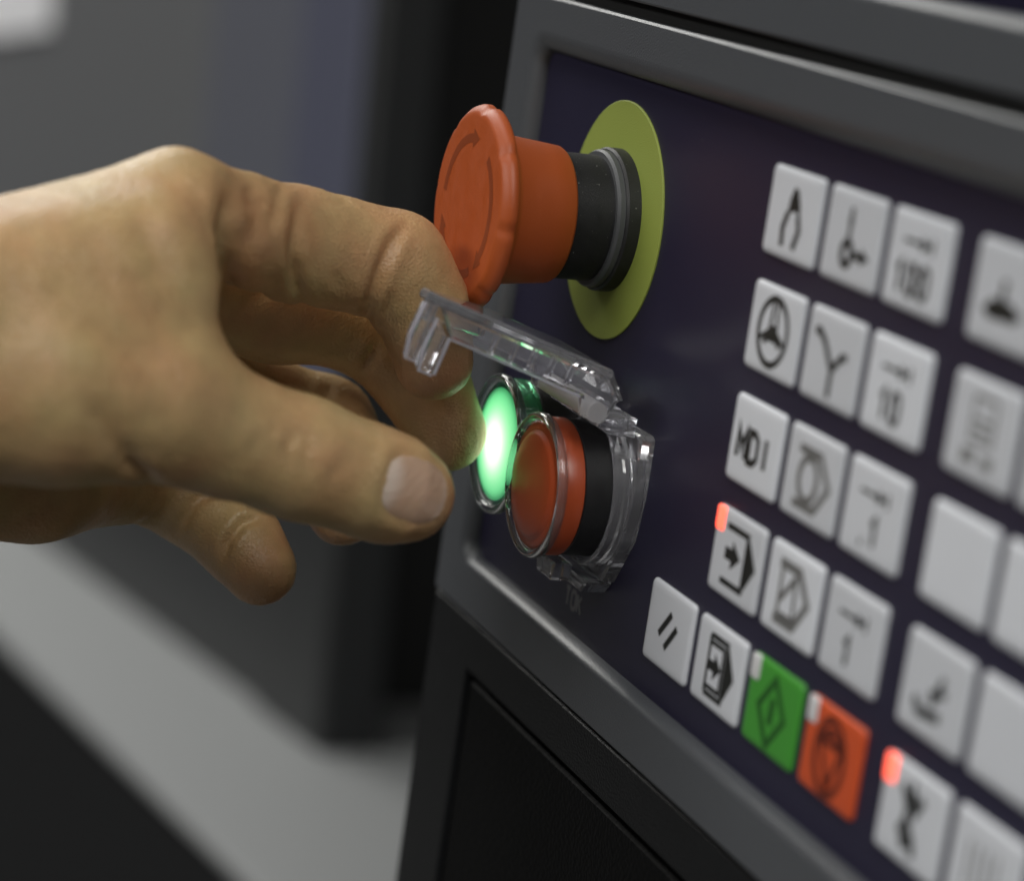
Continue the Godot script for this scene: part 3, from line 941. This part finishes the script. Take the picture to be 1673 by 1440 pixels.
func build_hand() -> void:
	var palm_chains := [
		[Vector4(47.0, -44.7, 188.3, 24.0), Vector4(44.0, -38.5, 169.0, 23.0)],
		[Vector4(47.0, -49.4, 187.9, 22.0), Vector4(44.0, -42.7, 168.7, 20.0)],
		[Vector4(44.0, -38.5, 169.0, 23.0), Vector4(30.0, -25.9, 142.9, 18.0)],
		[Vector4(44.0, -42.7, 168.7, 20.0), Vector4(44.0, -33.7, 144.2, 17.0)],
		[Vector4(44.0, -40.6, 168.9, 22.0), Vector4(14.0, -41.5, 139.2, 17.0)],
		[Vector4(30.0, -25.9, 142.9, 18.0), Vector4(26.0, -2.4, 97.1, 10.3)],
		[Vector4(12.0, -31.1, 139.9, 17.0), Vector4(-8.0, -17.4, 85.3, 9.5)],
		[Vector4(0.0, -38.8, 137.5, 17.0), Vector4(-25.0, -37.9, 80.7, 9.2)],
		[Vector4(-2.0, -46.2, 136.5, 16.0), Vector4(-26.0, -56.4, 87.2, 9.6)],
		[Vector4(20.0, -55.2, 165.6, 20.0), Vector4(4.0, -55.4, 136.5, 17.0), Vector4(-6.0, -59.9, 110.0, 13.0), Vector4(-18.0, -63.0, 91.3, 10.0)],
		[Vector4(45.0, -33.5, 144.3, 17.0), Vector4(46.0, -32.6, 118.4, 15.0), Vector4(45.0, -33.4, 101.2, 13.2)],
		[Vector4(42.0, -22.1, 139.8, 17.0), Vector4(36.0, -9.0, 103.7, 11.5)],
		[Vector4(45.0, -26.7, 123.1, 15.0), Vector4(41.0, -14.9, 100.3, 8.5)],
		[Vector4(46.0, -32.1, 118.4, 14.0), Vector4(42.0, -26.8, 100.2, 10.0)],
	]
	var index_chains := [
		[Vector4(26.0, -2.4, 96.5, 10.3), Vector4(17.0, -6.1, 82.2, 9.4), Vector4(9.0, -9.0, 68.9, 9.9), Vector4(6.0, -10.8, 58.0, 9.5), Vector4(4.0, -12.3, 46.5, 9.5), Vector4(4.0, -20.0, 39.9, 8.2), Vector4(3.0, -31.0, 35.3, 7.9)],
	]
	var middle_chains := [
		[Vector4(-10.0, -23.7, 82.9, 9.5), Vector4(-16.0, -27.1, 63.3, 9.3), Vector4(-18.0, -28.9, 42.9, 9.0), Vector4(-14.0, -39.6, 30.5, 8.3), Vector4(-7.0, -47.6, 26.5, 8.0)],
	]
	var ring_chains := [
		[Vector4(-26.0, -41.7, 78.1, 9.2), Vector4(-28.0, -48.1, 59.9, 8.4), Vector4(-27.0, -51.5, 45.8, 8.5), Vector4(-18.0, -59.5, 41.1, 8.0), Vector4(-10.0, -65.7, 45.7, 7.5)],
	]
	var pinky_chains := [
		[Vector4(-26.0, -62.9, 88.3, 10.0), Vector4(-24.0, -69.5, 72.0, 8.3), Vector4(-14.0, -74.0, 65.8, 7.6), Vector4(-8.0, -78.8, 61.9, 7.2)],
	]
	var thumb_chains := [
		[Vector4(45.0, -33.4, 101.2, 13.5), Vector4(44.0, -38.8, 87.5, 10.3), Vector4(43.0, -42.7, 73.0, 10.2), Vector4(42.0, -46.2, 60.6, 9.1), Vector4(41.0, -48.4, 53.0, 8.7), Vector4(40.5, -49.3, 49.7, 7.1)],
	]
	var creases := [
		[[Vector3(13.0, -2.7, 48.6), Vector3(14.0, -6.9, 51.1), Vector3(14.0, -12.3, 52.5), Vector3(12.0, -19.4, 53.3), Vector3(10.0, -22.8, 52.8)], 1.35, 1.00],
		[[Vector3(18.0, -0.3, 71.8), Vector3(19.0, -10.0, 71.3), Vector3(17.0, -16.1, 69.3), Vector3(14.0, -20.0, 67.0)], 1.30, 1.00],
		[[Vector3(28.0, 3.9, 86.6), Vector3(28.0, -3.9, 86.6), Vector3(28.0, -11.9, 87.2)], 1.10, 1.50],
		[[Vector3(24.0, 3.3, 80.2), Vector3(25.0, -2.8, 80.8), Vector3(24.0, -11.1, 82.5)], 0.90, 1.40],
		[[Vector3(62.0, -28.8, 116.7), Vector3(60.0, -37.4, 111.4), Vector3(54.0, -44.8, 103.6)], 1.00, 2.20],
		[[Vector3(58.0, -41.5, 108.7), Vector3(55.0, -44.0, 105.6), Vector3(52.0, -46.5, 100.6)], 1.20, 1.20],
		[[Vector3(53.0, -34.1, 81.0), Vector3(53.0, -37.5, 82.2), Vector3(53.0, -41.8, 80.8)], 0.40, 1.00],
		[[Vector3(53.0, -35.0, 77.8), Vector3(53.0, -38.9, 78.6), Vector3(53.0, -43.3, 77.2)], 0.45, 1.00],
		[[Vector3(53.0, -36.5, 75.0), Vector3(53.0, -39.9, 75.4), Vector3(53.0, -43.7, 74.3)], 0.35, 0.90],
		[[Vector3(-8.0, -77.3, 69.9), Vector3(-7.0, -72.8, 69.9), Vector3(-7.0, -68.8, 67.4), Vector3(-9.0, -67.5, 62.3)], 1.50, 0.90],
		[[Vector3(-16.0, -74.5, 78.1), Vector3(-15.0, -67.0, 75.2), Vector3(-16.0, -63.1, 69.0)], 1.10, 1.00],
		[[Vector3(-6.0, -29.8, 43.7), Vector3(-8.0, -37.0, 46.5)], 0.80, 1.00],
		[[Vector3(2.0, -25.7, 77.7), Vector3(0.0, -20.1, 71.1), Vector3(0.0, -16.2, 66.7)], 0.60, 1.50],
		[[Vector3(26.0, 2.4, 87.1), Vector3(26.0, -7.6, 85.3), Vector3(30.0, -18.4, 87.8), Vector3(32.0, -23.5, 89.5)], 1.40, 2.00],
		[[Vector3(28.0, 4.6, 84.4), Vector3(28.0, -1.4, 83.2)], 0.70, 1.00],
		[[Vector3(24.0, 4.1, 77.8), Vector3(24.0, -1.6, 77.4), Vector3(24.0, -5.6, 78.3)], 0.70, 1.00],
		[[Vector3(18.0, -11.9, 63.3), Vector3(17.0, -16.5, 60.5)], 0.40, 1.00],
		[[Vector3(40.0, -0.4, 107.2), Vector3(44.0, -8.0, 103.4), Vector3(44.0, -14.4, 101.0)], 0.40, 2.40],
		[[Vector3(60.0, -16.9, 120.8), Vector3(58.0, -20.8, 111.5), Vector3(54.0, -25.5, 103.7)], 0.35, 2.00],
		[[Vector3(54.0, -35.1, 84.5), Vector3(54.0, -40.1, 84.6)], 0.35, 0.90],
		[[Vector3(52.0, -39.7, 68.0), Vector3(52.0, -44.9, 69.6)], 0.30, 1.00],
		[[Vector3(12.0, -15.4, 49.2), Vector3(11.0, -21.7, 49.5)], 0.45, 0.90],
		[[Vector3(-20.0, -41.6, 48.5), Vector3(-18.0, -49.6, 50.7)], 0.60, 1.00],
	]
	var k := 2.0
	var total := nx * ny * nz
	var palm := PackedFloat32Array()
	palm.resize(total)
	for c in palm_chains:
		for i in c.size() - 1:
			add_bone(palm, c[i], c[i + 1], k)
	var most := PackedFloat32Array()
	most.resize(total)
	for chains in [index_chains, middle_chains, ring_chains, pinky_chains, thumb_chains]:
		var acc := PackedFloat32Array()
		acc.resize(total)
		for c in chains:
			for i in c.size() - 1:
				add_bone(acc, c[i], c[i + 1], k)
		for i in total:
			if acc[i] > most[i]:
				most[i] = acc[i]
	field.resize(total)
	field.fill(10.0)
	for i in total:
		var s := palm[i] + most[i]
		if s > 0.0:
			field[i] = -k * log(s)
	# surface nets
	var at_cell := PackedInt32Array()
	at_cell.resize(total)
	at_cell.fill(-1)
	var verts := PackedVector3Array()
	var sx := 1
	var sy := nx
	var sz := nx * ny
	var corner := [0, sx, sy, sx + sy, sz, sx + sz, sy + sz, sx + sy + sz]
	var edges := [[0, 1], [2, 3], [4, 5], [6, 7], [0, 2], [1, 3], [4, 6], [5, 7], [0, 4], [1, 5], [2, 6], [3, 7]]
	for iz in nz - 1:
		for iy in ny - 1:
			var row := (iz * ny + iy) * nx
			for ix in nx - 1:
				var i := row + ix
				if absf(field[i]) > 2.6:
					continue
				var v := [field[i], field[i + sx], field[i + sy], field[i + sx + sy], field[i + sz], field[i + sx + sz], field[i + sy + sz], field[i + sx + sy + sz]]
				var inside := 0
				for q in v:
					if q < 0.0:
						inside += 1
				if inside == 0 or inside == 8:
					continue
				var sum := Vector3.ZERO
				var n := 0
				for e in edges:
					var a: float = v[e[0]]
					var b: float = v[e[1]]
					if (a < 0.0) != (b < 0.0):
						var s := a / (a - b)
						var p := Vector3(e[0] & 1, (e[0] >> 1) & 1, e[0] >> 2)
						var r := Vector3(e[1] & 1, (e[1] >> 1) & 1, e[1] >> 2)
						sum += p.lerp(r, s)
						n += 1
				at_cell[i] = verts.size()
				verts.append(lo + (Vector3(ix, iy, iz) + sum / n) * CELL)
	var index := PackedInt32Array()
	for iz in range(1, nz - 1):
		for iy in range(1, ny - 1):
			var row := (iz * ny + iy) * nx
			for ix in range(1, nx - 1):
				var i := row + ix
				var f := field[i]
				if absf(f) > 2.6:
					continue
				for axis in 3:
					var step: int = [sx, sy, sz][axis]
					var g := field[i + step]
					if (f < 0.0) == (g < 0.0):
						continue
					var u: int = [sy, sz, sx][axis]
					var w: int = [sz, sx, sy][axis]
					var q := [at_cell[i], at_cell[i - u], at_cell[i - u - w], at_cell[i - w]]
					if q[0] < 0 or q[1] < 0 or q[2] < 0 or q[3] < 0:
						continue
					if f < 0.0:
						index.append_array([q[0], q[2], q[1], q[0], q[3], q[2]])
					else:
						index.append_array([q[0], q[1], q[2], q[0], q[2], q[3]])
	# even out the mesh
	for pass_no in 2:
		var sums := PackedVector3Array()
		sums.resize(verts.size())
		var counts := PackedFloat32Array()
		counts.resize(verts.size())
		for i in range(0, index.size(), 3):
			var a := index[i]
			var b := index[i + 1]
			var c := index[i + 2]
			sums[a] += verts[b] + verts[c]
			sums[b] += verts[a] + verts[c]
			sums[c] += verts[a] + verts[b]
			counts[a] += 2.0
			counts[b] += 2.0
			counts[c] += 2.0
		for i in verts.size():
			verts[i] = verts[i].lerp(sums[i] / counts[i], 0.5)
	var normals := face_normals(verts, index)
	# creases, wrinkles and the uneven surface of skin
	var view := Vector3(0.92, 0.20, 0.33).normalized()
	var lump := FastNoiseLite.new()
	lump.seed = 4
	lump.frequency = 0.09
	lump.fractal_octaves = 2
	var wrinkle := FastNoiseLite.new()
	wrinkle.seed = 9
	wrinkle.frequency = 0.34
	wrinkle.fractal_octaves = 2
	var nail_t := Vector3(-0.10, -0.26, -0.96).normalized()
	var nail_n := Vector3(0.97, 0.20, -0.14)
	nail_n = (nail_n - nail_t * nail_n.dot(nail_t)).normalized()
	var nail_b := nail_n.cross(nail_t)
	var nail_c := Vector3(41.3, -47.5, 54.4)
	for i in verts.size():
		var p := verts[i]
		var d := 0.16 * lump.get_noise_3dv(p)
		d += 0.10 * wrinkle.get_noise_3d(p.x * 1.2, p.y, p.z * 2.0)
		for c in creases:
			var pts: Array = c[0]
			if p.distance_squared_to(pts[0]) > 900.0:
				continue
			var gap := 99.0
			var along := 0.0
			for s in pts.size() - 1:
				var ab: Vector3 = pts[s + 1] - pts[s]
				var ap: Vector3 = p - pts[s]
				var off := ap.dot(view)
				if absf(off) > 13.0:
					continue
				ap -= view * off
				ab -= view * ab.dot(view)
				var t := clampf(ap.dot(ab) / ab.length_squared(), 0.0, 1.0)
				var g: float = (ap - ab * t).length() / c[2]
				if g < gap:
					gap = g
					along = (s + t) / (pts.size() - 1)
			if gap < 4.5:
				# a furrow between two soft swellings, fading out at its ends
				var ease := minf(1.0, 0.15 + 3.0 * minf(along, 1.0 - along))
				d += ease * c[1] * (0.25 * exp(-pow(gap - 2.3, 2.0) * 0.8) - exp(-gap * gap))
		# bed of the thumb nail and the fold of skin round it
		var q := p - nail_c
		if q.length_squared() < 260.0 and q.dot(nail_n) > 1.0:
			var s2: float = q.dot(nail_b) / 6.6
			var t2: float = q.dot(nail_t) / 7.6
			var e := pow(pow(absf(s2), 3.0) + pow(absf(t2), 3.0), 1.0 / 3.0)
			if e < 1.0:
				d -= 0.30 * smoothstep(1.0, 0.85, e)
			elif e < 1.7 and t2 < 0.6:
				d += 0.32 * exp(-pow((e - 1.16) / 0.18, 2.0)) * smoothstep(0.6, 0.2, t2)
		verts[i] = p + normals[i] * d
	normals = face_normals(verts, index)
	var colors := PackedColorArray()
	var blotch := FastNoiseLite.new()
	blotch.seed = 21
	blotch.frequency = 0.05
	blotch.fractal_octaves = 4
	var pads := [Vector3(3, -33, 35), Vector3(-4, -48, 26), Vector3(-8, -66, 46), Vector3(-7, -79, 62), Vector3(41, -49, 50), Vector3(5, -8, 47), Vector3(24, -4, 82)]
	for i in verts.size():
		var p := verts[i]
		var red := 0.35 + 0.55 * blotch.get_noise_3dv(p)
		for c in pads:
			red += 0.45 * exp(-p.distance_squared_to(c) / 120.0)
		red = clampf(red, 0.0, 1.0)
		var tone := 1.0 + 0.14 * blotch.get_noise_3d(p.x * 3.0 + 50.0, p.y * 3.0, p.z * 3.0)
		var c := Color(0.505, 0.368, 0.172).lerp(Color(0.54, 0.285, 0.142), red)
		colors.append(Color(c.r * tone, c.g * tone, c.b * tone))
	var scaled := PackedVector3Array()
	for p in verts:
		scaled.append(p * MM)
	var flip := PackedInt32Array()
	flip.resize(index.size())
	var arrays := []
	arrays.resize(Mesh.ARRAY_MAX)
	arrays[Mesh.ARRAY_VERTEX] = scaled
	arrays[Mesh.ARRAY_NORMAL] = normals
	arrays[Mesh.ARRAY_COLOR] = colors
	arrays[Mesh.ARRAY_INDEX] = index
	var mesh := ArrayMesh.new()
	mesh.add_surface_from_arrays(Mesh.PRIMITIVE_TRIANGLES, arrays)
	var skin := mat("skin", Color.WHITE, 0.40)
	skin.vertex_color_use_as_albedo = true
	skin.subsurf_scatter_enabled = true
	skin.subsurf_scatter_strength = 0.03
	var pores := bump_texture(noise_image(512, 0.07, 31, FastNoiseLite.TYPE_CELLULAR, 2), 3.0)
	grain(skin, pores, 1.6, 45.0)
	var t := obj("person", mesh, skin)
	t.set_meta("label", "bare left hand and wrist lifting the clear guard with its index finger")
	t.set_meta("category", "person")
	# cuff of the work jacket, just outside the picture
	var cloth := mat("sleeve_cloth", lin(0.03, 0.034, 0.045), 0.85)
	var st := begin()
	var loops := []
	var ripple := FastNoiseLite.new()
	ripple.seed = 12
	ripple.frequency = 0.045
	for ring in 24:
		var s := ring / 19.0
		var c := Vector3(46, -42, 168).lerp(Vector3(66, -78, 330), minf(s, 1.0))
		var r := lerpf(36.0, 46.0, s)
		if ring == 0:
			r -= 2.0
		if ring > 19:
			r *= [0.9, 0.6, 0.3, 0.01][ring - 20]
		var loop := PackedVector3Array()
		for i in 64:
			var a := TAU * i / 64
			var q := c + Vector3(cos(a) * r, sin(a) * r, 0)
			loop.append(q + Vector3(cos(a), sin(a), 0) * 2.4 * ripple.get_noise_3d(q.x, q.y, q.z * 1.6) * (0.0 if ring > 19 else 1.0))
		loops.append(loop)
	ring_bands(st, loops)
	obj("sleeve", done(st), cloth, t)
	# the thumb nail
	var nm := mat("nail", Color.WHITE, 0.19)
	nm.vertex_color_use_as_albedo = true
	nm.subsurf_scatter_enabled = true
	nm.subsurf_scatter_strength = 0.05
	obj("thumb_nail", nail(nail_c, nail_t, nail_n, nail_b, 6.3, 7.5), nm, t)

func face_normals(verts: PackedVector3Array, index: PackedInt32Array) -> PackedVector3Array:
	var out := PackedVector3Array()
	out.resize(verts.size())
	for i in range(0, index.size(), 3):
		var a := index[i]
		var b := index[i + 1]
		var c := index[i + 2]
		var n := (verts[c] - verts[a]).cross(verts[b] - verts[a])
		out[a] += n
		out[b] += n
		out[c] += n
	for i in out.size():
		out[i] = out[i].normalized()
	return out

func nail(c: Vector3, t: Vector3, n: Vector3, b: Vector3, hw: float, hl: float) -> ArrayMesh:
	var st := begin()
	var m := 20
	var grid := []
	for i in m + 1:
		var row := PackedVector3Array()
		for j in m + 1:
			# a rounded square: disc coordinates stretched towards the corners
			var u := -1.0 + 2.0 * i / m
			var v := -1.0 + 2.0 * j / m
			var x := u * sqrt(1.0 - 0.42 * v * v)
			var y := v * sqrt(1.0 - 0.42 * u * u)
			var p := c + b * (x * hw) + t * (y * hl) + n * 16.0
			for s in 120:
				if sample(p) < 0.05:
					break
				p -= n * 0.2
			var e := maxf(absf(u), absf(v))
			var h := 0.05 - 0.42 * pow(absf(u), 8.0)
			if v < 0.0:
				h -= 0.35 * pow(-v, 8.0)
			else:
				h += 0.22 * v * v
			row.append(p + n * h)
		grid.append(row)
	st.set_smooth_group(1)
	for i in m:
		for j in m:
			for q in [[0, 0], [1, 1], [1, 0], [0, 0], [0, 1], [1, 1]]:
				var u: float = -1.0 + 2.0 * (i + q[0]) / m
				var v: float = -1.0 + 2.0 * (j + q[1]) / m
				# the pale half moon at the root and the pale free edge
				var moon := smoothstep(-0.25, -0.75, v + 0.35 * u * u)
				var edge := smoothstep(0.80, 0.92, v - 0.10 * u * u)
				st.set_color(Color(0.54, 0.355, 0.245).lerp(Color(0.66, 0.53, 0.44), maxf(moon, edge * 0.35)))
				st.add_vertex(grid[i + q[0]][j + q[1]] * MM)
	return done(st)
